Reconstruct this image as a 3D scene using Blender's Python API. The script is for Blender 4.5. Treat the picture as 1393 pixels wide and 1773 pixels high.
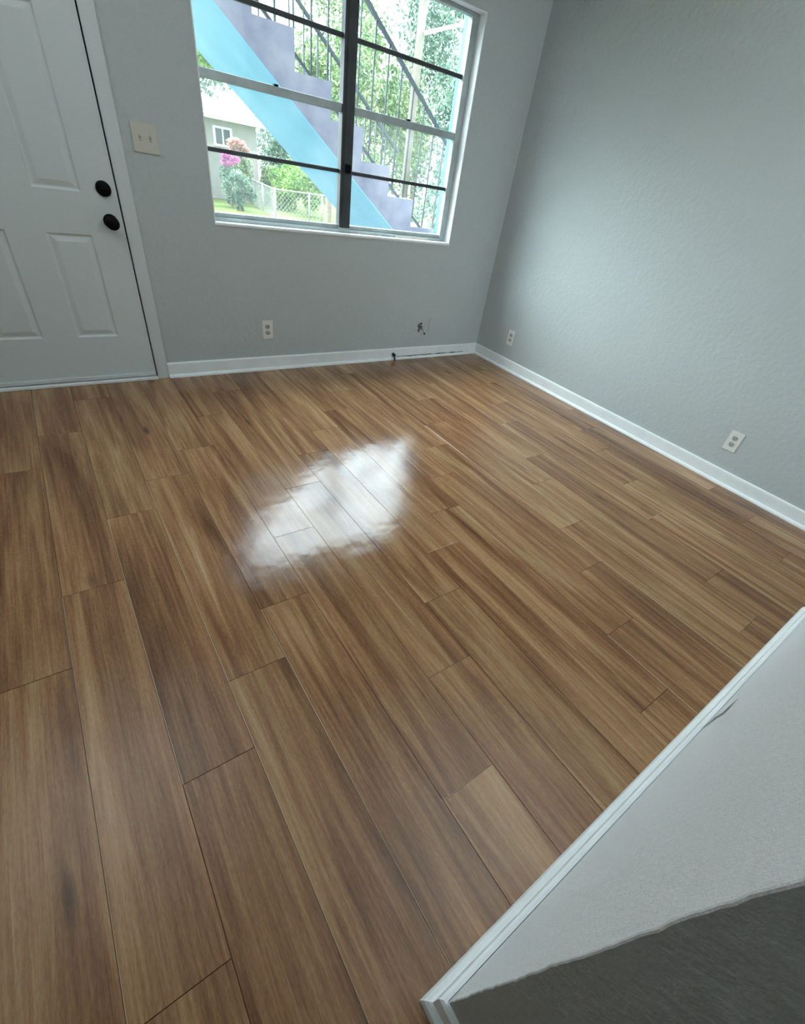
import bpy, bmesh, math, random
from mathutils import Vector, Matrix
random.seed(7)
S = bpy.context.scene
for o in list(bpy.data.objects): bpy.data.objects.remove(o)
COL = S.collection
PI = math.pi

# ------------------------------------------------------------------ camera
CAMZ = 1.25
R0 = Vector((0.8092487, -0.56896671, 0.1462649))
R1 = Vector((-0.26700202, -0.57799419, -0.77112427))   # image down
R2 = Vector((0.5232843, 0.58497829, -0.61965631))      # forward
cd = bpy.data.cameras.new('camera'); cam = bpy.data.objects.new('camera', cd); COL.objects.link(cam)
mw = Matrix.Identity(4)
for i in range(3):
    mw[i][0] = R0[i]; mw[i][1] = -R1[i]; mw[i][2] = -R2[i]
mw[2][3] = CAMZ
cam.matrix_world = mw
cd.sensor_fit = 'AUTO'; cd.sensor_width = 36.0
cd.lens = 764.645 * 36 / 1773
cd.shift_x = (696.5 - 718.69) / 1773; cd.shift_y = (913.38 - 886.5) / 1773
cd.clip_start = 0.01; cd.clip_end = 500
S.camera = cam

# ------------------------------------------------------------------ light and exposure
S.view_settings.view_transform = 'Standard'; S.view_settings.look = 'None'
S.view_settings.gamma = 1; S.view_settings.use_curve_mapping = False
S.view_settings.exposure = 0.18
SKY_LO, SKY_HI = 4.6, 14.0
W = bpy.data.worlds.new('sky'); S.world = W; W.use_nodes = True
_nt = W.node_tree; bg = _nt.nodes['Background']
bg.inputs['Strength'].default_value = 1.0
# overcast sky: pale at the horizon, brighter higher up on the +y side
_tc = _nt.nodes.new('ShaderNodeTexCoord'); _sp = _nt.nodes.new('ShaderNodeSeparateXYZ'); _nt.links.new(_tc.outputs['Generated'], _sp.inputs[0])
def _mr(src, a, b):
    n = _nt.nodes.new('ShaderNodeMapRange'); n.interpolation_type = 'SMOOTHSTEP'; n.inputs['From Min'].default_value = a; n.inputs['From Max'].default_value = b; _nt.links.new(src, n.inputs['Value']); return n.outputs[0]
def _ma(op, a, b):
    n = _nt.nodes.new('ShaderNodeMath'); n.operation = op
    for i, v in enumerate((a, b)):
        if isinstance(v, float): n.inputs[i].default_value = v
        else: _nt.links.new(v, n.inputs[i])
    return n.outputs[0]
_f = _ma('MULTIPLY', _mr(_sp.outputs['Z'], .12, .50), _mr(_sp.outputs['Y'], -.1, .5))
_v = _ma('ADD', _ma('MULTIPLY', _f, SKY_HI), SKY_LO)
_cc = _nt.nodes.new('ShaderNodeVectorMath'); _cc.operation = 'SCALE'; _cc.inputs[0].default_value = (.84, .94, 1.04); _nt.links.new(_v, _cc.inputs['Scale'])
_nt.links.new(_cc.outputs[0], bg.inputs['Color'])
sd = bpy.data.lights.new('sun', 'SUN'); sun = bpy.data.objects.new('sun', sd); COL.objects.link(sun)
sd.energy = 3.0; sd.angle = 0.02; sd.color = (1, .95, .85)
sun.rotation_euler = (math.radians(38), 0, math.radians(-20))   # from behind the building, high

# added soft fill sun, aimed in through the window from high left
gd = bpy.data.lights.new('fill_sun', 'SUN'); glow = bpy.data.objects.new('fill_sun', gd); COL.objects.link(glow)
gd.energy = 8.0; gd.angle = math.radians(60); gd.color = (.90, .98, 1.0)
_e, _a = math.radians(34), math.radians(35)
glow.rotation_euler = Vector((math.sin(_a) * math.cos(_e), -math.cos(_a) * math.cos(_e), -math.sin(_e))).to_track_quat('-Z', 'Y').to_euler()

# added fill spot thrown up at the ceiling, unseen, right of the camera
ud = bpy.data.lights.new('fill_uplight', 'SPOT'); upl = bpy.data.objects.new('fill_uplight', ud); COL.objects.link(upl)
ud.energy = 145.0; ud.spot_size = math.radians(140); ud.spot_blend = 1.0; ud.shadow_soft_size = .12; ud.color = (.86, .95, 1.0)
upl.location = (1.5, .38, 1.2); upl.rotation_euler = (PI, 0, 0)

u2 = bpy.data.lights.new('fill_uplight', 'SPOT'); upl2 = bpy.data.objects.new('fill_uplight', u2); COL.objects.link(upl2)  # second unseen fill spot, added on the left
u2.energy = 125.0; u2.spot_size = math.radians(122); u2.spot_blend = 1.0; u2.shadow_soft_size = .12; u2.color = (.88, .95, 1.0)
upl2.location = (-.5, 1.95, 1.25); upl2.rotation_euler = (PI, 0, 0)

# ------------------------------------------------------------------ helpers
def link(name, me, m=None, parent=None):
    o = bpy.data.objects.new(name, me); COL.objects.link(o)
    if m is not None: me.materials.append(m)
    if parent is not None: o.parent = parent
    return o
def from_bm(name, bm, m=None, parent=None, smooth=False):
    me = bpy.data.meshes.new(name)
    bmesh.ops.recalc_face_normals(bm, faces=bm.faces)
    bm.to_mesh(me); bm.free()
    if smooth:
        for p in me.polygons: p.use_smooth = True
    return link(name, me, m, parent)
def bx(bm, a, b, bev=0, seg=1):
    """axis box from corner a to corner b"""
    r = bmesh.ops.create_cube(bm, size=1)
    vs = r['verts']
    for v in vs:
        v.co = Vector([(a[i] + b[i]) / 2 + v.co[i] * abs(b[i] - a[i]) for i in range(3)])
    if bev:
        es = list({e for v in vs for e in v.link_edges})
        bmesh.ops.bevel(bm, geom=es, offset=bev, segments=seg, affect='EDGES')
def box(name, a, b, m, parent=None, bev=0, seg=1):
    bm = bmesh.new(); bx(bm, a, b, bev, seg); return from_bm(name, bm, m, parent)
def tube(bm, p, q, r, n=8, r2=None):
    p = Vector(p); q = Vector(q); d = q - p; r2 = r if r2 is None else r2
    mt = Matrix.Translation((p + q) / 2) @ d.to_track_quat('Z', 'Y').to_matrix().to_4x4()
    bmesh.ops.create_cone(bm, cap_ends=True, segments=n, radius1=r, radius2=r2, depth=d.length, matrix=mt)
def bar(bm, p, q, w, h):
    """rectangular bar from p to q in a plane of constant y: w along y, h across"""
    p = Vector(p); q = Vector(q); d = (q - p).normalized(); n = Vector((0, 1, 0)); u = d.cross(n)
    vs = []
    for c in (p, q):
        for s, t in ((-1, -1), (1, -1), (1, 1), (-1, 1)):
            vs.append(bm.verts.new(c + n * s * w / 2 + u * t * h / 2))
    for f in ((0, 1, 2, 3), (7, 6, 5, 4), (0, 4, 5, 1), (1, 5, 6, 2), (2, 6, 7, 3), (3, 7, 4, 0)):
        bm.faces.new([vs[i] for i in f])
def lathe(name, prof, m, parent, loc, n=32, axis='-Y'):
    """profile of (radius, out) turned about an axis that points into the room"""
    bm = bmesh.new(); rings = []
    for r, h in prof:
        rings.append([bm.verts.new((r * math.cos(2 * PI * i / n), -h, r * math.sin(2 * PI * i / n))) for i in range(n)])
    for A, B in zip(rings, rings[1:]):
        for i in range(n): bm.faces.new((A[i], A[(i + 1) % n], B[(i + 1) % n], B[i]))
    bm.faces.new(rings[0]); bm.faces.new(rings[-1])
    for v in bm.verts: v.co += Vector(loc)
    return from_bm(name, bm, m, parent, True)
def empty(name, loc=(0, 0, 0)):
    o = bpy.data.objects.new(name, None); COL.objects.link(o); o.location = loc; o.empty_display_size = .1; return o
def tag(o, label, cat, group=None, kind=None):
    o['label'] = label; o['category'] = cat
    if group: o['group'] = group
    if kind: o['kind'] = kind
    return o
def struct(o, label=None, cat=None):
    o['kind'] = 'structure'
    if label: o['label'] = label
    if cat: o['category'] = cat
    return o

# ------------------------------------------------------------------ materials
def mat(name, col, rough=.6, spec=.5, metal=0, bump=None, var=0, vscale=3):
    m = bpy.data.materials.new(name); m.use_nodes = True; nt = m.node_tree; b = nt.nodes['Principled BSDF']
    b.inputs['Base Color'].default_value = (*col, 1); b.inputs['Roughness'].default_value = rough
    b.inputs['Specular IOR Level'].default_value = spec; b.inputs['Metallic'].default_value = metal
    tc = nt.nodes.new('ShaderNodeTexCoord')
    if var:
        n = nt.nodes.new('ShaderNodeTexNoise'); n.inputs['Scale'].default_value = vscale; n.inputs['Detail'].default_value = 5
        nt.links.new(tc.outputs['Object'], n.inputs['Vector'])
        mr = nt.nodes.new('ShaderNodeMapRange'); mr.inputs['From Min'].default_value = .3; mr.inputs['From Max'].default_value = .7
        mr.inputs['To Min'].default_value = 1 - var; mr.inputs['To Max'].default_value = 1 + var
        nt.links.new(n.outputs['Fac'], mr.inputs['Value'])
        mx = nt.nodes.new('ShaderNodeMix'); mx.data_type = 'RGBA'; mx.blend_type = 'MULTIPLY'; mx.inputs['Factor'].default_value = 1
        mx.inputs['A'].default_value = (*col, 1); nt.links.new(mr.outputs['Result'], mx.inputs['B'])
        nt.links.new(mx.outputs['Result'], b.inputs['Base Color'])
    if bump:
        prev = None
        for sc, st, dist in bump:
            n = nt.nodes.new('ShaderNodeTexNoise'); n.inputs['Scale'].default_value = sc; n.inputs['Detail'].default_value = 4
            nt.links.new(tc.outputs['Object'], n.inputs['Vector'])
            bp = nt.nodes.new('ShaderNodeBump'); bp.inputs['Strength'].default_value = st; bp.inputs['Distance'].default_value = dist
            nt.links.new(n.outputs['Fac'], bp.inputs['Height'])
            if prev: nt.links.new(prev.outputs['Normal'], bp.inputs['Normal'])
            prev = bp
        nt.links.new(prev.outputs['Normal'], b.inputs['Normal'])
    return m
M = {}
M['wall'] = mat('grey_wall_paint', (.49, .535, .535), .5, .4, bump=[(38, .38, .008), (120, .4, .003)])
M['wall_lit_front'] = mat('wall_paint_partition_lit', (.86, .91, .93), .55, .35, bump=[(90, .5, .003), (420, .6, .0015)])  # partition front: window light put into the colour, lighter than its end face
M['ext'] = mat('exterior_paint', (.10, .13, .14), .8)
M['ceiling'] = mat('ceiling_paint', (.75, .76, .74), .8, bump=[(60, .5, .004)])
M['trim'] = mat('white_trim_paint', (.86, .90, .90), .35, bump=[(25, .15, .002)], var=.04, vscale=9)
M['door'] = mat('white_door_paint', (.62, .67, .665), .35, bump=[(160, .12, .001)])
M['plate'] = mat('outlet_plastic', (.76, .77, .72), .3)
M['plate_cream'] = mat('switch_plastic', (.58, .56, .48), .4)
M['slot'] = mat('dark_slot', (.03, .03, .03), .6)
M['sock'] = mat('socket_plastic', (.42, .43, .39), .35)
M['black'] = mat('black_hardware', (.003, .003, .003), .55, .12)
M['pad0'] = mat('rear_concrete', (.4, .4, .38), .9)
M['alu'] = mat('aluminium_frame', (.40, .45, .45), .45, metal=.5, bump=[(60, .1, .001)], var=.12, vscale=12)
M['alu_dark'] = mat('dark_bronze_frame', (.045, .05, .055), .45, metal=.2, var=.3, vscale=10)
M['smudge'] = mat('dark_cable_rubber', (.02, .025, .025), .6)
M['metal'] = mat('nickel', (.5, .5, .48), .3, metal=1)
M['caulk'] = mat('dirty_gap', (.05, .045, .04), .9)

def glass(name, haze):
    m = bpy.data.materials.new(name); m.use_nodes = True; nt = m.node_tree; nt.nodes.clear()
    out = nt.nodes.new('ShaderNodeOutputMaterial')
    tr = nt.nodes.new('ShaderNodeBsdfTransparent'); tr.inputs['Color'].default_value = (.93, .97, .96, 1)
    gl = nt.nodes.new('ShaderNodeBsdfGlossy'); gl.inputs['Roughness'].default_value = .02
    lw = nt.nodes.new('ShaderNodeLayerWeight'); lw.inputs['Blend'].default_value = .5
    pw = nt.nodes.new('ShaderNodeMath'); pw.operation = 'POWER'; pw.inputs[1].default_value = 5; nt.links.new(lw.outputs['Facing'], pw.inputs[0])
    fr = nt.nodes.new('ShaderNodeMath'); fr.operation = 'MULTIPLY_ADD'; fr.inputs[1].default_value = .95; fr.inputs[2].default_value = .04; nt.links.new(pw.outputs[0], fr.inputs[0])
    a = nt.nodes.new('ShaderNodeMixShader'); nt.links.new(fr.outputs[0], a.inputs[0]); nt.links.new(tr.outputs[0], a.inputs[1]); nt.links.new(gl.outputs[0], a.inputs[2])
    tl = nt.nodes.new('ShaderNodeBsdfTranslucent'); tl.inputs['Color'].default_value = (.8, .85, .85, 1)
    tc = nt.nodes.new('ShaderNodeTexCoord'); n = nt.nodes.new('ShaderNodeTexNoise'); n.inputs['Scale'].default_value = 3.5; n.inputs['Detail'].default_value = 6
    nt.links.new(tc.outputs['Object'], n.inputs['Vector'])
    mr = nt.nodes.new('ShaderNodeMapRange'); mr.inputs['From Min'].default_value = .35; mr.inputs['From Max'].default_value = .75
    mr.inputs['To Min'].default_value = haze * .4; mr.inputs['To Max'].default_value = haze * 1.8
    nt.links.new(n.outputs['Fac'], mr.inputs['Value'])
    b = nt.nodes.new('ShaderNodeMixShader'); nt.links.new(mr.outputs['Result'], b.inputs[0]); nt.links.new(a.outputs[0], b.inputs[1]); nt.links.new(tl.outputs[0], b.inputs[2])
    nt.links.new(b.outputs[0], out.inputs[0])
    return m
M['glass'] = glass('window_glass', .006); M['glass_dusty'] = glass('dusty_window_glass', .018)

def wood():
    m = bpy.data.materials.new('laminate_planks'); m.use_nodes = True; nt = m.node_tree; N = nt.nodes; L = nt.links
    b = N['Principled BSDF']
    uv = N.new('ShaderNodeUVMap'); uv.uv_map = 'UVMap'
    at = N.new('ShaderNodeAttribute'); at.attribute_name = 'plank'
    sx = N.new('ShaderNodeSeparateXYZ'); L.new(uv.outputs[0], sx.inputs[0])
    sr = N.new('ShaderNodeSeparateColor'); L.new(at.outputs['Color'], sr.inputs[0])
    def math_(op, a, c=None, clamp=False):
        n = N.new('ShaderNodeMath'); n.operation = op; n.use_clamp = clamp
        for i, v in enumerate((a, c)):
            if v is None: continue
            if isinstance(v, (int, float)): n.inputs[i].default_value = v
            else: L.new(v, n.inputs[i])
        return n.outputs[0]
    off = math_('MULTIPLY', sr.outputs[0], 37.0)
    def coords(su, sv):
        c = N.new('ShaderNodeCombineXYZ')
        L.new(math_('MULTIPLY', sx.outputs[0], su), c.inputs[0]); L.new(math_('MULTIPLY', sx.outputs[1], sv), c.inputs[1]); L.new(off, c.inputs[2])
        return c.outputs[0]
    def noise(v, scale, det, dist=0, rough=.55):
        n = N.new('ShaderNodeTexNoise'); n.inputs['Scale'].default_value = scale; n.inputs['Detail'].default_value = det
        n.inputs['Distortion'].default_value = dist; n.inputs['Roughness'].default_value = rough; L.new(v, n.inputs['Vector']); return n.outputs['Fac']
    big = noise(coords(9, .75), 1.0, 3, .9)          # broad tan / brown bands (metres in both axes)
    mid = noise(coords(36, 1.5), 1.0, 5, .9)         # streaks
    fine = noise(coords(300, 11), 1.0, 4, .6, .7)      # pores
    speck = noise(coords(330, 60), 1.0, 2, 0, .6)
    strk = noise(coords(110, 2.2), 1.0, 4, .6, .6)
    t = math_('ADD', math_('MULTIPLY', big, 1.1), math_('MULTIPLY', mid, .75))
    t = math_('ADD', t, math_('MULTIPLY', strk, .45))
    t = math_('ADD', t, math_('MULTIPLY', fine, .35))
    t = math_('ADD', t, math_('MULTIPLY', speck, .32))
    t = math_('ADD', t, math_('MULTIPLY', sr.outputs[1], .09))
    t = math_('SUBTRACT', t, 1.075)
    cr = N.new('ShaderNodeValToRGB'); L.new(t, cr.inputs[0]); e = cr.color_ramp.elements
    e[0].position = .10; e[0].color = (.100, .043, .017, 1)
    e[1].position = .92; e[1].color = (.53, .36, .20, 1)
    for p, c in ((.30, (.195, .088, .038)), (.48, (.295, .147, .066)), (.66, (.39, .225, .107))):
        x = e.new(p); x.color = (*c, 1)
    # knots
    vo = N.new('ShaderNodeTexVoronoi'); vo.inputs['Scale'].default_value = 1.0; L.new(coords(8.0, 2.2), vo.inputs['Vector'])
    kd = math_('ADD', vo.outputs['Distance'], math_('MULTIPLY', mid, .10))
    kn = N.new('ShaderNodeMapRange'); kn.inputs['From Min'].default_value = .07; kn.inputs['From Max'].default_value = .20
    kn.inputs['To Min'].default_value = 1; kn.inputs['To Max'].default_value = 0; L.new(kd, kn.inputs['Value'])
    sel = N.new('ShaderNodeSeparateColor'); L.new(vo.outputs['Color'], sel.inputs[0])
    knm = math_('MULTIPLY', kn.outputs[0], math_('GREATER_THAN', sel.outputs[0], .45))
    knm = math_('MULTIPLY', knm, .9)
    mx = N.new('ShaderNodeMix'); mx.data_type = 'RGBA'; L.new(knm, mx.inputs['Factor']); L.new(cr.outputs[0], mx.inputs['A'])
    mx.inputs['B'].default_value = (.055, .025, .012, 1)
    # grey-olive cast drifting through single boards
    hs = N.new('ShaderNodeMix'); hs.data_type = 'RGBA'; hs.blend_type = 'MULTIPLY'
    tint = noise(coords(6, .8), 1.3, 2, .4)
    mr = N.new('ShaderNodeMapRange'); mr.inputs['From Min'].default_value = .42; mr.inputs['From Max'].default_value = .7; L.new(tint, mr.inputs['Value'])
    L.new(math_('MULTIPLY', mr.outputs[0], .6), hs.inputs['Factor']); L.new(mx.outputs['Result'], hs.inputs['A']); hs.inputs['B'].default_value = (.80, .90, .86, 1)
    # seams: thin dark line, with a pale arris on some boards
    ae = N.new('ShaderNodeAttribute'); ae.attribute_name = 'edge'; se = N.new('ShaderNodeSeparateColor'); L.new(ae.outputs['Color'], se.inputs[0])
    m1 = N.new('ShaderNodeMix'); m1.data_type = 'RGBA'; L.new(se.outputs[1], m1.inputs['Factor']); m1.inputs['A'].default_value = (.06, .028, .012, 1); m1.inputs['B'].default_value = (.62, .48, .32, 1)
    m2 = N.new('ShaderNodeMix'); m2.data_type = 'RGBA'; L.new(math_('MULTIPLY', se.outputs[0], .75), m2.inputs['Factor']); L.new(hs.outputs['Result'], m2.inputs['A']); L.new(m1.outputs['Result'], m2.inputs['B'])
    L.new(m2.outputs['Result'], b.inputs['Base Color'])
    # gloss
    rr = N.new('ShaderNodeMapRange'); rr.inputs['From Min'].default_value = .3; rr.inputs['From Max'].default_value = .75
    rr.inputs['To Min'].default_value = .09; rr.inputs['To Max'].default_value = .19; L.new(fine, rr.inputs['Value'])
    L.new(rr.outputs[0], b.inputs['Roughness'])
    b.inputs['Specular IOR Level'].default_value = .46
    bp = N.new('ShaderNodeBump'); bp.inputs['Strength'].default_value = .25; bp.inputs['Distance'].default_value = .0008; L.new(fine, bp.inputs['Height'])
    tcg = N.new('ShaderNodeTexCoord')
    wn = N.new('ShaderNodeTexNoise'); wn.inputs['Scale'].default_value = 5; wn.inputs['Detail'].default_value = 3; L.new(tcg.outputs['Object'], wn.inputs['Vector'])
    bp2 = N.new('ShaderNodeBump'); bp2.inputs['Strength'].default_value = .35; bp2.inputs['Distance'].default_value = .008; L.new(wn.outputs['Fac'], bp2.inputs['Height']); L.new(bp.outputs[0], bp2.inputs['Normal'])
    L.new(bp2.outputs[0], b.inputs['Normal'])
    return m
M['wood'] = wood()
M['seam'] = mat('plank_core', (.05, .028, .014), .8)

# ------------------------------------------------------------------ room shell
DY = 3.135; RX = 3.128; K = DY / 3.11        # wall faces stand a little behind the skirting line
def X(x): return x * K
def Z(z): return CAMZ + (z - CAMZ) * K
LX, BY, H = -2.2, -2.2, 2.44
WX0, WX1, WZ0, WZ1 = X(.853), X(2.576), Z(.866), Z(2.058)
DX0, DX1, DH = X(-.45), X(.40), 2.03

# planks
PW, PX0, PL = .1425 * 1.25, .234 * 1.25, 1.157
phase = {-9: .4, -8: .9, -7: .15, -6: .55, -5: .8, -4: 1.077, -3: .225, -2: .597, -1: .82, 0: 1.04, 1: .219, 2: .527, 3: .79, 4: 1.015, 5: .075,
         6: .33, 7: .61, 8: .86, 9: .053, 10: .283, 11: .70, 12: .98, 13: .16, 14: .42, 15: .7}
def make_floor():
    bm = bmesh.new(); uvl = bm.loops.layers.uv.new('UVMap'); cl = bm.loops.layers.float_color.new('plank'); el = bm.loops.layers.float_color.new('edge')
    rnd = random.Random(11)
    for k in range(-15, 17):
        xa = PX0 + k * PW; xb = xa + PW
        xa_, xb_ = max(xa, LX - .02), min(xb, RX + .02)
        if xb_ - xa_ < .01: continue
        ph = phase.get(k, .3)
        y = ph - PL * 4
        while y < DY + .05:
            ya, yb = max(y, BY - .02), min(y + PL, DY + .02)
            y += PL
            if yb - ya < .01: continue
            c = (rnd.random(), rnd.random(), rnd.random(), 1)
            g = .0003; ch = .0007; dz = (rnd.random() - .5) * .0004
            pale_l = (k in (-3, -2, -1, 8, 9) and .1 < y - PL / 2 < 1.6) or rnd.random() < .08
            pale_e = (k == 1 and abs(ya - .219) < .02) or rnd.random() < .08
            cl_ = .0018 if pale_l else ch; ce_ = .0016 if pale_e else ch
            o = [(xa_ + g, ya + g), (xb_ - g, ya + g), (xb_ - g, yb - g), (xa_ + g, yb - g)]
            i_ = [(xa_ + g + cl_, ya + g + ce_), (xb_ - g - ch, ya + g + ce_), (xb_ - g - ch, yb - g - ch), (xa_ + g + cl_, yb - g - ch)]
            tl_ = (rnd.random() - .5) * .0009
            top = [bm.verts.new((p[0], p[1], dz + tl_ * (p[0] - (xa_ + xb_) / 2) / PW)) for p in i_]
            low = [bm.verts.new((p[0], p[1], -.0006)) for p in o]
            bot = [bm.verts.new((p[0], p[1], -.006)) for p in o]
            fs = [bm.faces.new(top)]
            for j in range(4):
                fs.append(bm.faces.new((low[j], low[(j + 1) % 4], top[(j + 1) % 4], top[j])))
                fs.append(bm.faces.new((bot[j], bot[(j + 1) % 4], low[(j + 1) % 4], low[j])))
            for fi, f in enumerate(fs):
                ev = (0, 0, 0, 1) if fi == 0 else ((1, 1, 0, 1) if (fi == 1 and pale_e) or (fi == 7 and pale_l) else (1, 0, 0, 1))
                for l in f.loops:
                    l[el] = ev
                    l[uvl].uv = (l.vert.co.x - xa, l.vert.co.y - y + c[1] * 3); l[cl] = c
    r = from_bm('floor', bm, M['wood'])
    return r
floor = struct(make_floor())
box('subfloor', (LX - .1, BY - .1, -.12), (RX + .1, DY + .1, -.006), M['seam'], floor)

def wall_with_holes():
    """back wall, room face at DY, openings for door and window"""
    bm = bmesh.new(); T = .13; top = H
    y0, y1 = DY, DY + T
    bx(bm, (LX - .1, y0, 0), (DX0, y1, top)); bx(bm, (DX0, y0, DH), (DX1, y1, top))
    bx(bm, (DX1, y0, 0), (WX0, y1, top)); bx(bm, (WX0, y0, 0), (WX1, y1, WZ0)); bx(bm, (WX0, y0, WZ1), (WX1, y1, top))
    bx(bm, (WX1, y0, 0), (RX + .1, y1, top))
    bmesh.ops.remove_doubles(bm, verts=bm.verts, dist=1e-5)
    o = from_bm('wall_back', bm, M['wall']); o.data.materials.append(M['ext'])
    for p in o.data.polygons:
        if p.center.y > DY + .12: p.material_index = 1
    return o
struct(wall_with_holes())
struct(box('wall_upper_storey', (LX - .1, DY, H + .12), (RX + .1, DY + .13, 5.3), M['ext']))
bpy.data.objects['wall_upper_storey'].name = 'wall_upper'
struct(box('wall_right', (RX, BY, 0), (RX + .1, DY, H), M['wall']))
struct(box('wall_left', (LX - .1, BY, 0), (LX, DY, H), M['wall']))
bm = bmesh.new()      # rear wall behind the camera, its opening added to let fill daylight in
bx(bm, (LX - .1, BY - .1, 0), (.35, BY, H)); bx(bm, (2.9, BY - .1, 0), (RX + .1, BY, H)); bx(bm, (.35, BY - .1, 2.15), (2.9, BY, H)); bx(bm, (.35, BY - .1, 0), (2.0, BY, 2.15))
struct(from_bm('wall_rear', bm, M['wall']))
struct(box('ground_rear', (-6, -14, -.14), (8, BY - .1, -.12), M['pad0']), None, None)
bpy.data.objects['ground_rear'].name = 'ground_rear'
struct(box('ceiling', (LX - .1, BY - .1, H), (RX + .1, DY + .13, H + .12), M['ceiling']))

# partition beside the camera, a little out of plumb
PXA, PXB = .24, 2.300
def partition():
    bm = bmesh.new(); rnd = random.Random(3); n = 160; rings = []
    for i in range(n + 1):
        z = H * i / n
        j = (rnd.random() - .5) * .0012 + math.sin(z * 23) * .0005
        yf = -.0615 - .026 * z + j; r = .0022
        rings.append([bm.verts.new(p) for p in ((PXA + j, -.30, z), (PXA + j, yf - r, z), (PXA + j + r * .3, yf - r * .3, z), (PXA + j + r, yf, z), (PXB - r, yf - j, z), (PXB, yf - r, z), (PXB, -.30, z))])
    for A, B in zip(rings, rings[1:]):
        for k in range(7): bm.faces.new((A[k], A[(k + 1) % 7], B[(k + 1) % 7], B[k]))
    bm.faces.new(rings[0]); bm.faces.new(rings[-1])
    o = from_bm('wall_partition', bm, M['wall_lit_front']); o.data.materials.append(M['wall'])
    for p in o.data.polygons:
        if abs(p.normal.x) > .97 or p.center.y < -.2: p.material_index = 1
    return o
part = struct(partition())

# ------------------------------------------------------------------ baseboards (profile swept along a path)
PROF = [(0, .091), (.006, .091), (.0105, .086), (.0115, .080), (.0115, .019), (.0150, .0175), (.0205, .0140), (.0245, .008), (.0255, 0), (0, 0)]
def sweep(name, pts, m, parent=None, prof=PROF):
    """pts: (x, y, nx, ny) stations on the wall line with outward mitre normal"""
    bm = bmesh.new(); R_ = []
    for x, y, nx, ny in pts: R_.append([bm.verts.new((x + nx * d, y + ny * d, z)) for d, z in prof])
    n = len(prof)
    for A, B in zip(R_, R_[1:]):
        for k in range(n): bm.faces.new((A[k], A[(k + 1) % n], B[(k + 1) % n], B[k]))
    bm.faces.new(R_[0]); bm.faces.new(R_[-1])
    return from_bm(name, bm, m, parent)
CX1 = X(.4625)
bb = struct(sweep('baseboard_back', [(CX1 + .001, DY, 0, -1), (RX, DY, -1, -1)], M['trim']))
struct(sweep('baseboard_right', [(RX, DY, -1, -1), (RX, BY, -1, 0)], M['trim']))
yf = -.0625
PROF2 = [(0, .091), (.006, .091), (.0115, .086), (.0125, .080), (.0125, .026), (.0180, .0240), (.0245, .0180), (.0275, .010), (.0285, 0), (0, 0)]
struct(sweep('baseboard_partition', [(PXA, -.30, -1, 0), (PXA, yf, -1, 1), (PXB, yf, 1, 1), (PXB, -.30, 1, 0)], M['trim'], prof=PROF2))
bm = bmesh.new()
for i in range(14):
    a, b_ = i / 14, (i + .95) / 14
    x0, x1 = 2.22 + .75 * a, 2.22 + .75 * b_
    bx(bm, (x0, DY - .0135, .0205 + .002 * math.sin(i * 2.1)), (x1, DY - .0112, .0235 + .003 * abs(math.sin(i * 1.3))))
c = from_bm('caulk_crack', bm, M['caulk'], bb); c['label'] = 'dark open crack above the shoe moulding'

# scratch on the partition
bm = bmesh.new()
def on_part(x, y):
    import mathutils
    d = R0 * ((x - 718.69) / 764.645) + R1 * ((y - 913.38) / 764.645) + R2
    # plane y = -.0615 -.026 z
    t = (-.0615 - .026 * CAMZ) / (d.y + .026 * d.z)
    return Vector((d.x * t, d.y * t + .0020, CAMZ + d.z * t))
sp = [(1215, 1263, .0), (1228, 1253, .0006), (1240, 1243, .0008), (1252, 1236, .0008), (1263, 1225, .0011), (1270, 1218, .0005), (1278, 1210, .0)]
rows = []
for x, y, w in sp:
    p = on_part(x, y); q = on_part(x + 3, y + 4); u = (q - p).normalized()
    e_ = (q - p) * (w * 650 + .15) / 5
    rows.append((bm.verts.new(p - e_), bm.verts.new(p + e_)))
for a, b_ in zip(rows, rows[1:]): bm.faces.new((a[0], a[1], b_[1], b_[0]))
c = from_bm('scratch', bm, M['caulk'], part); c['label'] = 'thin dark scratch in the paint'

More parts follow.
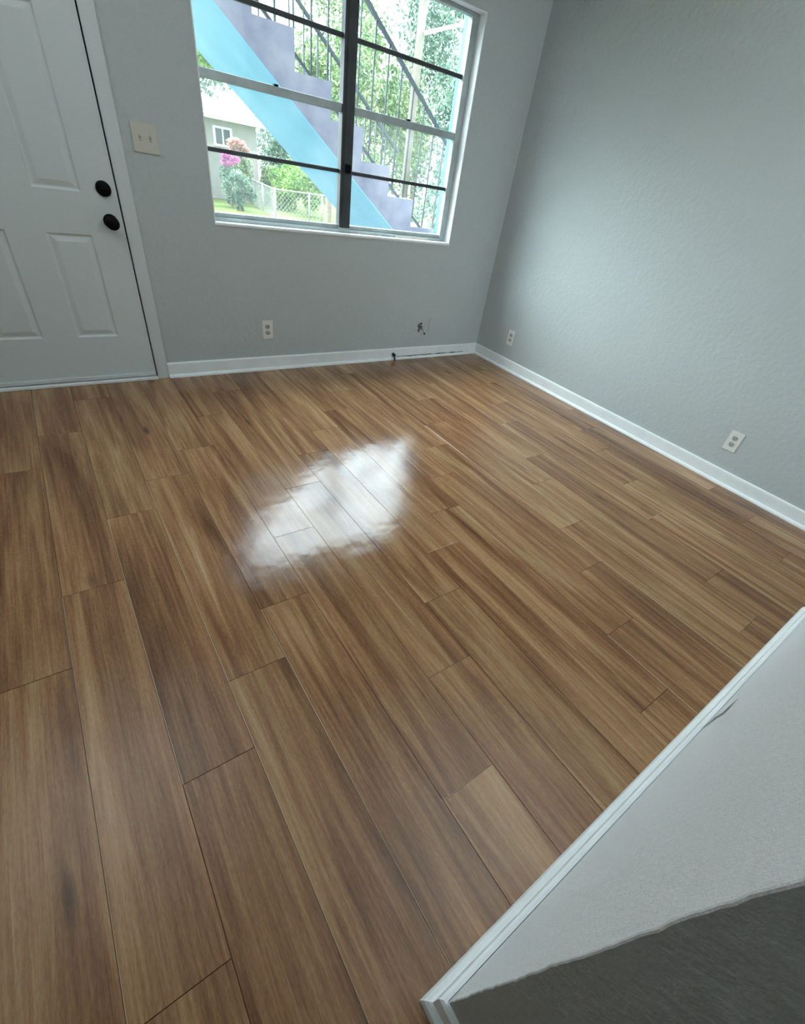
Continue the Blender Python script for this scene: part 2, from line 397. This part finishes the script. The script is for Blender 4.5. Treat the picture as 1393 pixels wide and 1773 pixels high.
# ------------------------------------------------------------------ door
door = struct(empty('door_1', ((DX0 + DX1) / 2, DY, 0)), 'white painted six-panel entry door with black knob', 'door')
door_inv = Matrix.Translation(-door.location)
def under(o, root):
    o.parent = root; o.matrix_parent_inverse = Matrix.Translation(-root.location); return o
def door_slab():
    y = DY - .004; g = .006
    x0, x1, z0, z1 = DX0 + g, DX1 - g, .028, DH - g
    pcols = [(X(-.243), X(-.102)), (X(.052), X(.243))]
    pcols[0] = (X(-.293), X(-.102))
    prows = [(Z(.272), Z(.765)), (Z(.943), 1.56), (1.69, 1.90)]
    xs = sorted({x0, x1, *[v for p in pcols for v in p]}); zs = sorted({z0, z1, *[v for p in prows for v in p]})
    bm = bmesh.new()
    V = {}
    def v(x, z, d=0):
        k = (round(x, 4), round(z, 4), round(d, 4))
        if k not in V: V[k] = bm.verts.new((x, y + d, z))
        return V[k]
    for i in range(len(xs) - 1):
        for j in range(len(zs) - 1):
            a, b_, c, d = xs[i], xs[i + 1], zs[j], zs[j + 1]
            if (a, b_) in pcols and (c, d) in prows:
                prev = [(a, c), (b_, c), (b_, d), (a, d)]; pd = 0
                for ins, dep in ((.006, .006), (.011, .0075), (.016, .0065), (.034, .001), (.038, .0005)):
                    cur = [(a + ins, c + ins), (b_ - ins, c + ins), (b_ - ins, d - ins), (a + ins, d - ins)]
                    for q in range(4):
                        r = (q + 1) % 4
                        bm.faces.new((v(*prev[q], pd), v(*prev[r], pd), v(*cur[r], dep), v(*cur[q], dep)))
                    prev, pd = cur, dep
                bm.faces.new([v(*p, pd) for p in prev])
            else:
                bm.faces.new((v(a, c), v(b_, c), v(b_, d), v(a, d)))
    bx(bm, (x0, y + .012, z0), (x1, y + .044, z1))
    for (p, q) in (((x0, z0), (x1, z0)), ((x1, z0), (x1, z1)), ((x1, z1), (x0, z1)), ((x0, z1), (x0, z0))):
        vs = [bm.verts.new((p[0], y, p[1])), bm.verts.new((q[0], y, q[1])), bm.verts.new((q[0], y + .013, q[1])), bm.verts.new((p[0], y + .013, p[1]))]
        bm.faces.new(vs)
    return from_bm('door_panel', bm, M['door'])
under(door_slab(), door)
bm = bmesh.new()
cw = CX1 - DX1
def casing(bm, a, b_):
    bx(bm, a, b_, .003, 2)
casing(bm, (DX1, DY - .016, 0), (CX1, DY - .0005, DH + cw)); casing(bm, (DX0 - cw, DY - .016, 0), (DX0, DY - .0005, DH + cw)); casing(bm, (DX0, DY - .016, DH), (DX1, DY - .0005, DH + cw))
under(from_bm('door_casing', bm, M['door']), door)
bm = bmesh.new()
for s, e_ in ((DX0 - .004, DX0 + .004),): pass
bx(bm, (DX1, DY, 0), (DX1 + .002, DY + .12, DH)); bx(bm, (DX0 - .002, DY, 0), (DX0, DY + .12, DH)); bx(bm, (DX0, DY + .06, 0), (DX1, DY + .11, DH))
under(from_bm('door_jamb', bm, M['caulk']), door)
bm = bmesh.new()
bx(bm, (DX0 - cw * .0, DY - .028, .0), (DX1 - .001, DY + .05, .017), .003, 2)
under(from_bm('threshold', bm, M['trim']), door)
bm = bmesh.new()
bx(bm, (DX0 + .008, DY - .013, .022), (DX1 - .010, DY - .004, .043), .002, 1)
for i in range(6):
    x = DX1 - .05 - i * .15; bx(bm, (x - .004, DY - .017, .034), (x + .004, DY - .0125, .040), .001)
under(from_bm('door_sweep', bm, M['door']), door)
kp = [(.033, 0), (.033, .004), (.028, .009), (.013, .012), (.011, .030), (.020, .036), (.0285, .045), (.031, .054), (.028, .063), (.017, .069), (.002, .070)]
dbp = [(.033, 0), (.033, .008), (.031, .014), (.028, .018), (.024, .020), (.002, .020)]
kn = under(lathe('door_knob', kp, M['black'], None, (X(.34), DY - .004, Z(.83))), door)
kn['label'] = 'round black door knob'
# thumb turn with its rose
db = under(lathe('deadbolt', dbp, M['black'], None, (X(.34), DY - .004, Z(.965))), door); db['label'] = 'black deadbolt rose with thumb turn'
bm = bmesh.new(); bx(bm, (X(.34) - .017, DY - .040, Z(.965) - .005), (X(.34) + .017, DY - .023, Z(.965) + .005), .003, 2)
t_ = from_bm('thumb_turn', bm, M['black']); t_.parent = db; 

# ------------------------------------------------------------------ window
win = struct(empty('window_1', ((WX0 + WX1) / 2, DY + .06, WZ0)), 'aluminium window with dark centre post and eight panes', 'window')
FY = DY + .060                     # front of the metal frame
# painted return of the opening
bm = bmesh.new(); tl = .004
bx(bm, (WX1 - tl, DY - .003, WZ0), (WX1 + .001, FY + .05, WZ1)); bx(bm, (WX0 - .001, DY - .003, WZ0), (WX0 + tl, FY + .05, WZ1))
bx(bm, (WX0 + tl, DY - .003, WZ1 - tl), (WX1 - tl, FY + .05, WZ1 + .001))
under(from_bm('window_reveal', bm, M['trim']), win)
bm = bmesh.new(); bx(bm, (WX0 - .004, DY - .008, WZ0 - .012), (WX1 + .004, FY + .05, WZ0 + .002), .003, 2)
under(from_bm('window_sill', bm, M['trim']), win)
k2 = (FY) / 3.11
def XF(x): return x * k2
def ZF(z): return CAMZ + (z - CAMZ) * k2
gx0, gx1 = WX0 + tl + .012, XF(2.474); gz0, gz1 = ZF(.914), ZF(2.022)
mx0, mx1 = XF(1.629), XF(1.708)
bm = bmesh.new(); fy1 = FY + .045
bx(bm, (WX0 + tl, FY, WZ0 + .002), (gx0, fy1, WZ1 - tl), .002); bx(bm, (gx1, FY, WZ0 + .002), (WX1 - tl, fy1, WZ1 - tl), .002)
bx(bm, (gx0, FY, gz1), (gx1, fy1, WZ1 - tl), .002)
bx(bm, (gx0, FY + .012, WZ0 + .002), (gx1, fy1, gz0), .002); bx(bm, (gx0, FY - .004, WZ0 + .002), (gx1, FY + .012, WZ0 + .020), .002)
under(from_bm('window_frame', bm, M['alu']), win)
bm = bmesh.new(); bx(bm, (mx0, FY - .006, WZ0 + .030), (mx1, fy1, WZ1 - tl), .003); bx(bm, (mx0 + .018, FY - .012, WZ0 + .03), (mx1 - .018, FY - .006, WZ1 - tl), .002)
under(from_bm('mullion', bm, M['alu_dark']), win)
box_ = box('mullion_foot', (mx0, FY - .007, WZ0 + .003), (mx1, fy1, WZ0 + .030), M['alu'], None, .002); under(box_, win)
zr = [ZF(1.189), ZF(1.476), ZF(1.762)]
th = [.010, .019, .0105]
for sx0, sx1 in ((gx0, mx0), (mx1, gx1)):
    for i, (z, t) in enumerate(zip(zr, th)):
        o = box('meeting_rail' if i == 1 else 'glazing_bar', (sx0, FY + (.004 if i == 1 else .016), z - t), (sx1, FY + .038, z + t), M['alu'] if (i == 1) else M['alu_dark'], None, .002)
        under(o, win)
    xm = (sx0 + sx1) / 2
    under(box('sash_latch', (xm - .012, FY - .004, zr[1] + .017), (xm + .012, FY + .02, zr[1] + .026), M['black'], None, .002), win)
    zz = [gz0] + zr + [gz1]; tt = [0] + th + [0]
    for i in range(4):
        # thin inner sash lip round every pane
        a, b_, c, d = sx0, sx1, zz[i] + tt[i], zz[i + 1] - tt[i + 1]
        under(box('pane', (a, FY + .026, c), (b_, FY + .029, d), M['glass_dusty' if i < 2 else 'glass']), win)
lt = box('window_latch', (mx0 + .020, FY - .030, ZF(1.185)), (mx1 - .020, FY - .012, ZF(1.185) + .045), M['black'], None, .004, 2); under(lt, win)
# strip of tape / raw patch on the lower track
under(box('sill_patch', (XF(2.07), FY - .012, WZ0 + .0022), (XF(2.36), FY - .004, WZ0 + .014), M['plate_cream'], None, .001), win)

# ------------------------------------------------------------------ outlets, switch, stubs
def outlet(loc, face, label, w=.074, h=.120):
    """face 'B': on back wall (faces -y), 'R': on right wall (faces -x)"""
    r = empty('wall_outlet', loc)
    tag(r, label, 'outlet', 'duplex wall outlets')
    if face == 'R': r.rotation_euler.z = -PI / 2
    bm = bmesh.new(); bx(bm, (-w / 2, -.006, -h / 2), (w / 2, 0, h / 2), .0025, 2); from_bm('cover_plate', bm, M['plate'], r)
    for s in (1, -1):
        bm = bmesh.new(); n = 24; vs = []
        ring = [(min(max(.0175 * math.cos(2 * PI * i / n), -.0175), .0175), min(max(.0175 * math.sin(2 * PI * i / n), -.0135), .0135)) for i in range(n)]
        A = [bm.verts.new((x, -.0058, z + s * .0200)) for x, z in ring]; B = [bm.verts.new((x * .96, -.0078, z * .96 + s * .0200)) for x, z in ring]
        for i in range(n): bm.faces.new((A[i], A[(i + 1) % n], B[(i + 1) % n], B[i]))
        bm.faces.new(B)
        so = from_bm('socket', bm, M['sock'], r)
        bm = bmesh.new()
        for dx in (-.0065, .0065): bx(bm, (dx - .0013, -.0082, s * .02 - .002), (dx + .0013, -.0076, s * .02 + .007))
        bx(bm, (-.0025, -.0082, s * .02 - .0095), (.0025, -.0076, s * .02 - .005))
        from_bm('slots', bm, M['slot'], so)
    bm = bmesh.new(); tube(bm, (0, -.0072, 0), (0, -.004, 0), .003, 10); from_bm('screw', bm, M['metal'], r)
    return r
outlet((X(1.119), DY, Z(.279)), 'B', 'white duplex outlet low on the window wall between door and window corner')
outlet((RX, 2.710 * RX / 3.103, Z(.271)), 'R', 'white duplex outlet on the right wall close to the dark room corner')
outlet((RX, .771 * RX / 3.103, Z(.275)), 'R', 'white duplex outlet on the right wall nearest the camera, above the baseboard', .076, .122)

sw = empty('light_switch', (X(.568), DY, Z(1.186)))
tag(sw, 'cream two-gang switch plate on the grey wall beside the entry door', 'light switch')
box('cover_plate', (-.058, -.007, -.058), (.058, 0, .058), M['plate_cream'], sw, .0025, 2)
for s in (-1, 1):
    tg = box('toggle', (s * .023 - .005, -.0095, -.012), (s * .023 + .005, -.006, .012), M['sock'], sw, .001)
    bm = bmesh.new(); tube(bm, (s * .023, -.006, .001), (s * .023, -.020, .008), .0042, 10, .0035); o = from_bm('toggle_lever', bm, M['plate_cream'], tg)

pl = box('blank_cover_plate', (-.035, -.005, -.057), (.035, 0, .057), M['wall'], None, .002, 2)
pl.location = (X(2.54), DY, Z(.28)); tag(pl, 'wall-coloured blank cover plate low on the window wall near the corner', 'cover plate')

cb = empty('cable_outlet', (X(2.42), DY, Z(.255)))
tag(cb, 'small broken cable outlet with dark hole and loose wire under the window', 'cable outlet')
bm = bmesh.new(); n = 18
A = []
for i in range(n):
    a = 2 * PI * i / n; r_ = .026 * (1 + .35 * math.sin(3 * a + 1) + .15 * math.sin(7 * a))
    A.append(bm.verts.new((r_ * math.cos(a) * .8 - .01, -.0012, r_ * math.sin(a) * 1.15)))
bm.faces.new(A); ext = bmesh.ops.extrude_face_region(bm, geom=list(bm.faces))
for v in [g for g in ext['geom'] if isinstance(g, bmesh.types.BMVert)]: v.co.y = -.0002
from_bm('wall_hole', bm, mat('dusty_hole', (.12, .12, .115), .9, var=.5, vscale=40), cb)
bm = bmesh.new(); tube(bm, (.012, 0, -.008), (.014, -.022, -.012), .006, 10); tube(bm, (.014, -.02, -.012), (.026, -.032, -.034), .0045, 8)
from_bm('connector', bm, M['metal'], cb)
bm = bmesh.new(); tube(bm, (-.006, 0, .030), (-.004, -.014, .036), .006, 10); from_bm('wire_stub', bm, M['smudge'], cb)
bm = bmesh.new(); tube(bm, (.026, -.030, -.034), (.030, -.030, -.046), .007, 8); from_bm('wire_end', bm, M['smudge'], cb)

st = empty('cable_stub', (X(2.165), DY - .0115, .045))
tag(st, 'short black cable stub poking out of the back baseboard', 'cable')
bm = bmesh.new(); tube(bm, (0, .002, 0), (0, -.022, -.004), .014, 14); from_bm('grommet', bm, M['smudge'], st)
bm = bmesh.new(); tube(bm, (0, -.02, -.004), (.003, -.028, -.025), .006, 10); tube(bm, (.003, -.028, -.025), (.002, -.034, -.044), .0065, 10); from_bm('cable_end', bm, M['smudge'], st)

# ================================================================== outside
def noise_col(name, cols, scale, rough=.8, transl=0):
    m = bpy.data.materials.new(name); m.use_nodes = True; nt = m.node_tree; b = nt.nodes['Principled BSDF']; b.inputs['Roughness'].default_value = rough
    tc = nt.nodes.new('ShaderNodeTexCoord'); n = nt.nodes.new('ShaderNodeTexNoise'); n.inputs['Scale'].default_value = scale; n.inputs['Detail'].default_value = 6
    nt.links.new(tc.outputs['Object'], n.inputs['Vector']); cr = nt.nodes.new('ShaderNodeValToRGB'); nt.links.new(n.outputs['Fac'], cr.inputs[0])
    e = cr.color_ramp.elements; e[0].position = .32; e[1].position = .68; e[0].color = (*cols[0], 1); e[1].color = (*cols[-1], 1)
    for i, c in enumerate(cols[1:-1]): x = e.new(.32 + .36 * (i + 1) / (len(cols) - 1)); x.color = (*c, 1)
    nt.links.new(cr.outputs[0], b.inputs['Base Color'])
    b.inputs['Specular IOR Level'].default_value = .15
    if transl:
        t = nt.nodes.new('ShaderNodeBsdfTranslucent'); nt.links.new(cr.outputs[0], t.inputs['Color']); mx = nt.nodes.new('ShaderNodeMixShader'); mx.inputs[0].default_value = transl
        nt.links.new(b.outputs[0], mx.inputs[1]); nt.links.new(t.outputs[0], mx.inputs[2]); nt.links.new(mx.outputs[0], nt.nodes['Material Output'].inputs[0])
    return m
M['concrete'] = noise_col('weathered_concrete', [(.26, .25, .33), (.36, .34, .43), (.46, .43, .50)], 5)
M['teal'] = noise_col('sky_blue_paint', [(.24, .57, .74), (.29, .64, .81)], 3, .6)
M['teal_post'] = noise_col('pale_blue_paint', [(.10, .30, .36), (.13, .35, .41)], 3, .6)
M['iron'] = mat('dark_railing_paint', (.03, .05, .06), .5)
M['leaf_a'] = noise_col('leaf_mid', [(.06, .13, .06), (.18, .27, .13), (.40, .46, .26)], 2.5, .6, .06)
M['leaf_b'] = noise_col('leaf_cool', [(.05, .12, .09), (.15, .25, .19), (.34, .42, .34)], 2.2, .6, .06)
M['leaf_c'] = noise_col('leaf_lime', [(.10, .22, .06), (.20, .36, .10), (.38, .50, .20)], 3, .6, .06)
M['petal'] = noise_col('magenta_petal', [(.50, .10, .36), (.62, .32, .50)], 6, .6, .3)
M['petal_pink'] = noise_col('pale_pink_petal', [(.50, .22, .20), (.62, .45, .38)], 6, .6, .3)
M['bark'] = noise_col('pale_bark', [(.18, .15, .12), (.32, .28, .23)], 8)
M['lawn'] = noise_col('lawn', [(.06, .10, .02), (.10, .14, .035), (.14, .15, .06)], .8, .9)
M['pad'] = noise_col('asphalt_pad', [(.03, .03, .03), (.045, .045, .04)], 1.5, .9)
M['hwall'] = noise_col('house_render', [(.30, .29, .28), (.36, .35, .34)], 2, .8)
M['hroof'] = noise_col('pale_roof', [(.75, .76, .76), (.85, .86, .86)], 1.5, .7)
M['white'] = mat('white_paint', (.75, .77, .76), .5)
M['hglass'] = mat('house_glass', (.03, .06, .07), .1)
M['galv'] = mat('galvanised_steel', (.36, .38, .38), .6, metal=.1)
M['polewood'] = noise_col('pale_pole', [(.24, .23, .19), (.34, .32, .26)], 4)

# ground: pad by the wall, falling to the lawn
bm = bmesh.new(); prof = [(DY + .13, -.12), (6.5, -.14), (9, -.5), (14, -1.15), (22, -1.5), (34, -1.7), (60, -1.6)]
rows = [[bm.verts.new((x, y, z)) for x in (-60, -4, 2, 8, 16, 60)] for y, z in prof]
for A, B in zip(rows, rows[1:]):
    for i in range(5): bm.faces.new((A[i], A[i + 1], B[i + 1], B[i]))
g = from_bm('ground', bm, M['lawn']); struct(g)
g.data.materials.append(M['pad'])
for p in g.data.polygons:
    if p.center.y < 9: p.material_index = 1

# --- staircase: steps fall to the right, soffit painted blue
sc = empty('outdoor_staircase', (3.2, 4.6, -.12))
tag(sc, 'concrete staircase with sky blue underside rising left across the window', 'staircase')
Y1, Y2 = 4.1, 5.15
def soff(x): return CAMZ + 1.55 - .734 * x
bm = bmesh.new()
prof = []
kmax, kmin = 7, -8
TR, RS = .2805, .205
xs0 = 1.775
def th_(k): return 1.67 - RS * k        # tread right of riser k
pts = []
xl = xs0 + kmin * TR
for k in range(kmin, kmax + 1):
    x = xs0 + k * TR
    if th_(k) < -.12: break
    pts.append((x, th_(k - 1))); pts.append((x, th_(k)))
xr = x + TR
pts.append((xr, th_(k) if th_(k) > -.12 else -.12))
pts.append((xr, -.12))
xb = (CAMZ + 1.55 + .12) / .734
pts.append((xb, -.12)); pts.append((xl, soff(xl)))
fr = [bm.verts.new((x, Y1, z)) for x, z in pts]; bk = [bm.verts.new((x, Y2, z)) for x, z in pts]
bm.faces.new(fr); bm.faces.new(bk[::-1])
for i in range(len(pts)):
    j = (i + 1) % len(pts); bm.faces.new((fr[i], fr[j], bk[j], bk[i]))
under(from_bm('steps', bm, M['concrete']), sc)
bm = bmesh.new(); e = .006
q = [(xl, soff(xl)), (xb, -.12)]
vs = []
for y in (Y1 - .002, Y2 + .002):
    for x, z in q:
        vs.append(bm.verts.new((x, y, z - .001))); vs.append(bm.verts.new((x - e, y, z - e - .001)))
for f in ((0, 2, 3, 1), (4, 5, 7, 6), (0, 1, 5, 4), (2, 6, 7, 3), (1, 3, 7, 5), (0, 4, 6, 2)): bm.faces.new([vs[i] for i in f])
o = under(from_bm('soffit', bm, M['teal']), sc); o['label'] = 'sky blue painted underside'
def railing(y, top_h, name_label):
    zt = lambda x: CAMZ + 1.55 - .734 * x
    nose = lambda x: 1.67 + .0 - RS * ((x - xs0) / TR)        # nosing line
    x0, x1 = xs0 + (kmin + .5) * TR, 3.33
    bm = bmesh.new()
    bar(bm, (x0, y, nose(x0) + top_h), (x1, y, nose(x1) + top_h), .035, .020)
    bar(bm, (x0, y, nose(x0) + .10), (x1, y, nose(x1) + .10), .025, .016)
    rl = under(from_bm('railing', bm, M['iron']), sc); rl['label'] = name_label
    x = x1 - .02; 
    while x > x0 + .02:
        bm = bmesh.new(); bx(bm, (x - .005, y - .005, nose(x) + .10), (x + .005, y + .005, nose(x) + top_h))
        b_ = from_bm('baluster', bm, M['iron']); b_.parent = rl; b_.matrix_parent_inverse = Matrix.Translation(-sc.location)
        b_.matrix_parent_inverse = Matrix.Identity(4); x -= .127
railing(Y1 + .04, .87, 'dark metal railing on the side near the window')
railing(Y2 - .04, .86, 'dark metal railing on the far side')

# --- pale blue post right of the stairs
bm = bmesh.new(); bx(bm, (3.125, 3.93, -.13), (3.19, 4.03, 4.6), .004)
o = from_bm('porch_post', bm, M['teal_post']); tag(o, 'pale blue square porch post just outside the right window edge', 'post')

# --- pale utility pole behind the stairs
bm = bmesh.new(); tube(bm, (6.12, 9.0, -.55), (6.10, 9.0, 7.5), .075, 14, .06)
pole = from_bm('utility_pole', bm, M['polewood'], None, True); tag(pole, 'pale round utility pole standing behind the staircase', 'pole')
bm = bmesh.new()
tube(bm, (6.12, 8.9, 3.05), (6.95, 8.7, 3.35), .028, 8, .02); bm2 = from_bm('cross_arm', bm, M['white'], pole); bm2['label'] = 'thin white arm'

# --- trees
def leaf_mesh(bm, pts, size, rnd):
    for c in pts:
        s = size * (.6 + .8 * rnd.random())
        n = Vector((rnd.gauss(0, 1), rnd.gauss(0, 1), rnd.gauss(0, 1))).normalized(); u = n.orthogonal().normalized(); v = n.cross(u)
        a = rnd.random() * PI; u, v = u * math.cos(a) + v * math.sin(a), v * math.cos(a) - u * math.sin(a)
        c = Vector(c)
        P = [c - u * s, c - v * s * .45 + n * s * .08, c + u * s, c + v * s * .45 + n * s * .08]
        bm.faces.new([bm.verts.new(p) for p in P])
def crown_pts(c, r, n, rnd, clumps=14):
    out = []
    cl = []
    for i in range(clumps):
        d = Vector((rnd.gauss(0, 1), rnd.gauss(0, 1), rnd.gauss(0, 1))).normalized() * (.35 + .5 * rnd.random())
        cl.append((Vector((c[0] + d.x * r[0], c[1] + d.y * r[1], c[2] + d.z * r[2])), .25 + .22 * rnd.random()))
    for i in range(n):
        b_, k = rnd.choice(cl); d = Vector((rnd.gauss(0, 1), rnd.gauss(0, 1), rnd.gauss(0, 1))).normalized() * (rnd.random() ** .4) * k
        out.append(b_ + Vector((d.x * r[0], d.y * r[1], d.z * r[2])))
    return out, cl
def tree(loc, h, r, leaf, n, size, label, seed, name='tree', cat='tree', group='trees outside the window', fl=None):
    rnd = random.Random(seed); root = empty(name, loc); tag(root, label, cat, group)
    top = h + r[2]
    if cat == 'shrub': c0, r0 = (0, 0, top * .48), (r[0], r[1], top * .5)       # bushy down to the ground
    else: c0, r0 = (0, 0, h), r
    if fl: c0, r0 = (0, 0, top * .44), (r[0], r[1], top * .42)
    pts, cl = crown_pts(c0, r0, n, rnd, 22)
    bm = bmesh.new(); leaf_mesh(bm, pts, size, rnd); from_bm('foliage', bm, M[leaf], root)
    bm = bmesh.new(); tube(bm, (0, 0, -.1), (0, 0, c0[2] - r0[2] * .1), .05 + h * .018, 10, .03 + h * .008)
    for p, k in cl[:7]: tube(bm, (0, 0, c0[2] - r0[2] * .6), p, .02 + h * .006, 6, .015)
    from_bm('trunk', bm, M['bark'], root)
    if fl:
        pts2, _ = crown_pts((0, -r[1] * .5, h), (r[0] * .95, r[1] * .8, r[2]), n // 2, rnd)
        bm = bmesh.new(); leaf_mesh(bm, pts2, size, rnd); from_bm('blossom', bm, M[fl], root)
    return root
def gz(y):
    P = [(DY, -.12), (6.5, -.14), (9, -.5), (14, -1.15), (22, -1.5), (34, -1.7), (60, -1.6)]
    for (a, b_), (c, d) in zip(P, P[1:]):
        if y <= c: return b_ + (d - b_) * (y - a) / (c - a)
    return -1.6
for i, (u, y, h, r, leaf, n, s, lab) in enumerate([
    (.60, 15, 3.6, (2.0, 1.7, 2.5), 'leaf_a', 9000, .065, 'loose yellow green tree seen through the stair railing'),
    (.70, 22, 5.2, (3.0, 2, 3.9), 'leaf_b', 9000, .09, 'blue green tree to the right behind the utility pole'),
    (.84, 12.5, 3.0, (1.5, 1.2, 2.3), 'leaf_b', 8000, .055, 'dark leafy tree at the far right beside the blue post'),
    (.50, 20, 5.2, (2.2, 1.8, 2.4), 'leaf_a', 7000, .075, 'pale tree behind the centre post of the window'),
    (.465, 37.5, 4.8, (2.2, 2, 2.6), 'leaf_b', 7000, .10, 'tree between house roof and staircase underside'),
    (.245, 52, 6.4, (4.4, 2.6, 3.8), 'leaf_b', 7000, .16, 'broad tree rising behind the white house roof'),
    (.47, 55, 5.2, (4.2, 3, 3.8), 'leaf_a', 7000, .16, 'distant tree beyond the staircase underside, farthest from the window'),
    (.415, 44, 4.0, (2.6, 2, 3.6), 'leaf_b', 9000, .11, 'dense tree just past the right end of the white house roof'),
    (.26, 30, 6.0, (1.6, 1.6, 1.6), 'leaf_c', 2600, .16, 'lime leaved tree top at the left window edge'),
]):
    tree((u * y, y, gz(y)), h, r, leaf, n, s, lab, 100 + i)
for i, (u, y, h, r, leaf, n, s, lab, fl, nm) in enumerate([
    (.455, 29, 1.75, (1.45, .9, .85), 'leaf_c', 6000, .08, 'bright green leafy shrub behind the chain link fence', None, 'shrub'),
    (.405, 31, 2.0, (1.0, .8, .8), 'leaf_c', 4000, .08, 'light green shrub left of the bright fence shrub', None, 'shrub'),
    (.325, 31.5, 2.55, (.7, .6, .42), 'leaf_a', 4200, .07, 'pale pink blossoming shrub in front of the house window', 'petal_pink', 'flowering_shrub'),
    (.308, 29.5, 2.0, (.50, .4, .26), 'leaf_b', 3600, .06, 'magenta flowering shrub below the house window', 'petal', 'flowering_shrub'),
    (.428, 33, 2.3, (1.35, .8, 1.0), 'leaf_b', 8000, .08, 'tall dark green shrub beside the right end of the house', None, 'shrub'),
    (.374, 32.7, 1.3, (.5, .45, .8), 'leaf_a', 5000, .07, 'green shrub against the right end wall of the house', None, 'shrub'),
    (.322, 28, 1.15, (.75, .5, .70), 'leaf_b', 5000, .06, 'dark green shrub on the lawn below magenta blossom', None, 'shrub'),
    (.62, 11, 1.2, (.9, .7, 1.1), 'leaf_a', 4500, .045, 'bush behind the stair steps right of the centre post', None, 'shrub'),
    (.80, 8.0, .9, (.8, .6, 1.2), 'leaf_b', 6000, .038, 'grey green bush between utility pole and blue post', None, 'shrub'),
]):
    tree((u * y, y, gz(y)), h, r, leaf, n, s, lab, 200 + i, nm, 'shrub', 'shrubs outside the window', fl)

# --- house far behind
hy = 34; hz = gz(34)
hs = empty('house', (.27 * hy, hy + 3, hz)); tag(hs, 'low grey house with a white roof beyond the lawn', 'house')
def vx(u): return u * hy
def vz(v): return CAMZ + v * hy
hx0, hx1 = vx(.10), vx(.36)
bm = bmesh.new(); bx(bm, (hx0, hy, hz - .3), (hx1, hy + 6, vz(.030))); under(from_bm('house_wall', bm, M['hwall']), hs)
bm = bmesh.new()
ev = [(hx0 - .6, hy - .8), (hx1 + .6, hy - .8), (hx1 + .6, hy + 6.8), (hx0 - .6, hy + 6.8)]
zt = vz(.020); rt = [(hx0 + 2.2, hy + 3), (hx1 - 3.6, hy + 3)]
E_ = [bm.verts.new((x, y, zt)) for x, y in ev]; E2 = [bm.verts.new((x, y, zt + .16)) for x, y in ev]; T_ = [bm.verts.new((x, y, vz(.062))) for x, y in rt]
bm.faces.new(E_)
for i in range(4): bm.faces.new((E_[i], E_[(i + 1) % 4], E2[(i + 1) % 4], E2[i]))
bm.faces.new((E2[0], E2[1], T_[1], T_[0])); bm.faces.new((E2[2], E2[3], T_[0], T_[1])); bm.faces.new((E2[1], E2[2], T_[1])); bm.faces.new((E2[3], E2[0], T_[0]))
under(from_bm('roof', bm, M['hroof']), hs)
wa, wb, wc, wd = vx(.287), vx(.318), vz(-.014), vz(.012)
bm = bmesh.new()
for a, b_ in (((wa, hy - .08, wc), (wa + .12, hy, wd)), ((wb - .12, hy - .08, wc), (wb, hy, wd)), ((wa + .12, hy - .08, wd - .1), (wb - .12, hy, wd)), ((wa + .12, hy - .08, wc), (wb - .12, hy, wc + .1)), (((wa + wb) / 2 - .04, hy - .07, wc + .1), ((wa + wb) / 2 + .04, hy, wd - .1))):
    bx(bm, a, b_)
f = under(from_bm('house_window', bm, M['white']), hs)
p = box('window_pane', (wa + .12, hy - .03, wc + .1), (wb - .12, hy - .005, wd - .1), M['hglass']); p.parent = f

# --- chain link fence
fe = empty('chain_link_fence', (.42 * 26, 26, gz(26))); tag(fe, 'silver chain link fence crossing the lawn with a corner post', 'fence')
fy_ = 26.0
def fpt(u, y): return Vector((u * y, y, gz(y)))
corner = fpt(.389, fy_); leftp = fpt(.347, 32.4); run = [leftp, corner, fpt(.458, fy_), fpt(.485, fy_), fpt(.56, fy_), fpt(.72, fy_), fpt(.9, fy_)]
FH = 1.2
for p_ in run + [leftp.lerp(corner, .5)]:
    bm = bmesh.new(); tube(bm, p_ - Vector((0, 0, .1)), p_ + Vector((0, 0, FH + .05)), .045, 10); under(from_bm('fence_post', bm, M['galv'], None, True), fe)
for a, b_ in zip(run, run[1:]):
    bm = bmesh.new(); up_ = Vector((0, 0, FH)); tube(bm, a + up_, b_ + up_, .03, 8); under(from_bm('top_rail', bm, M['galv'], None, True), fe)
    bm = bmesh.new(); L_ = (b_ - a).length; d = (b_ - a).normalized(); st_ = .2; n = int(L_ / st_) 
    hz_ = Vector((0, 0, FH))
    for i in range(-int(FH / st_), n + 1):
        for sg in (1, -1):
            s0, s1 = i * st_, i * st_ + FH
            lo, hi = max(s0, 0), min(s1, L_)
            if hi <= lo: continue
            f0, f1 = (lo - s0) / FH, (hi - s0) / FH
            if sg < 0: f0, f1 = 1 - f0, 1 - f1
            base0 = a.lerp(b_, lo / L_); base1 = a.lerp(b_, hi / L_)
            tube(bm, base0 + hz_ * f0, base1 + hz_ * f1, .006, 3)
    under(from_bm('wire_mesh', bm, M['galv']), fe)
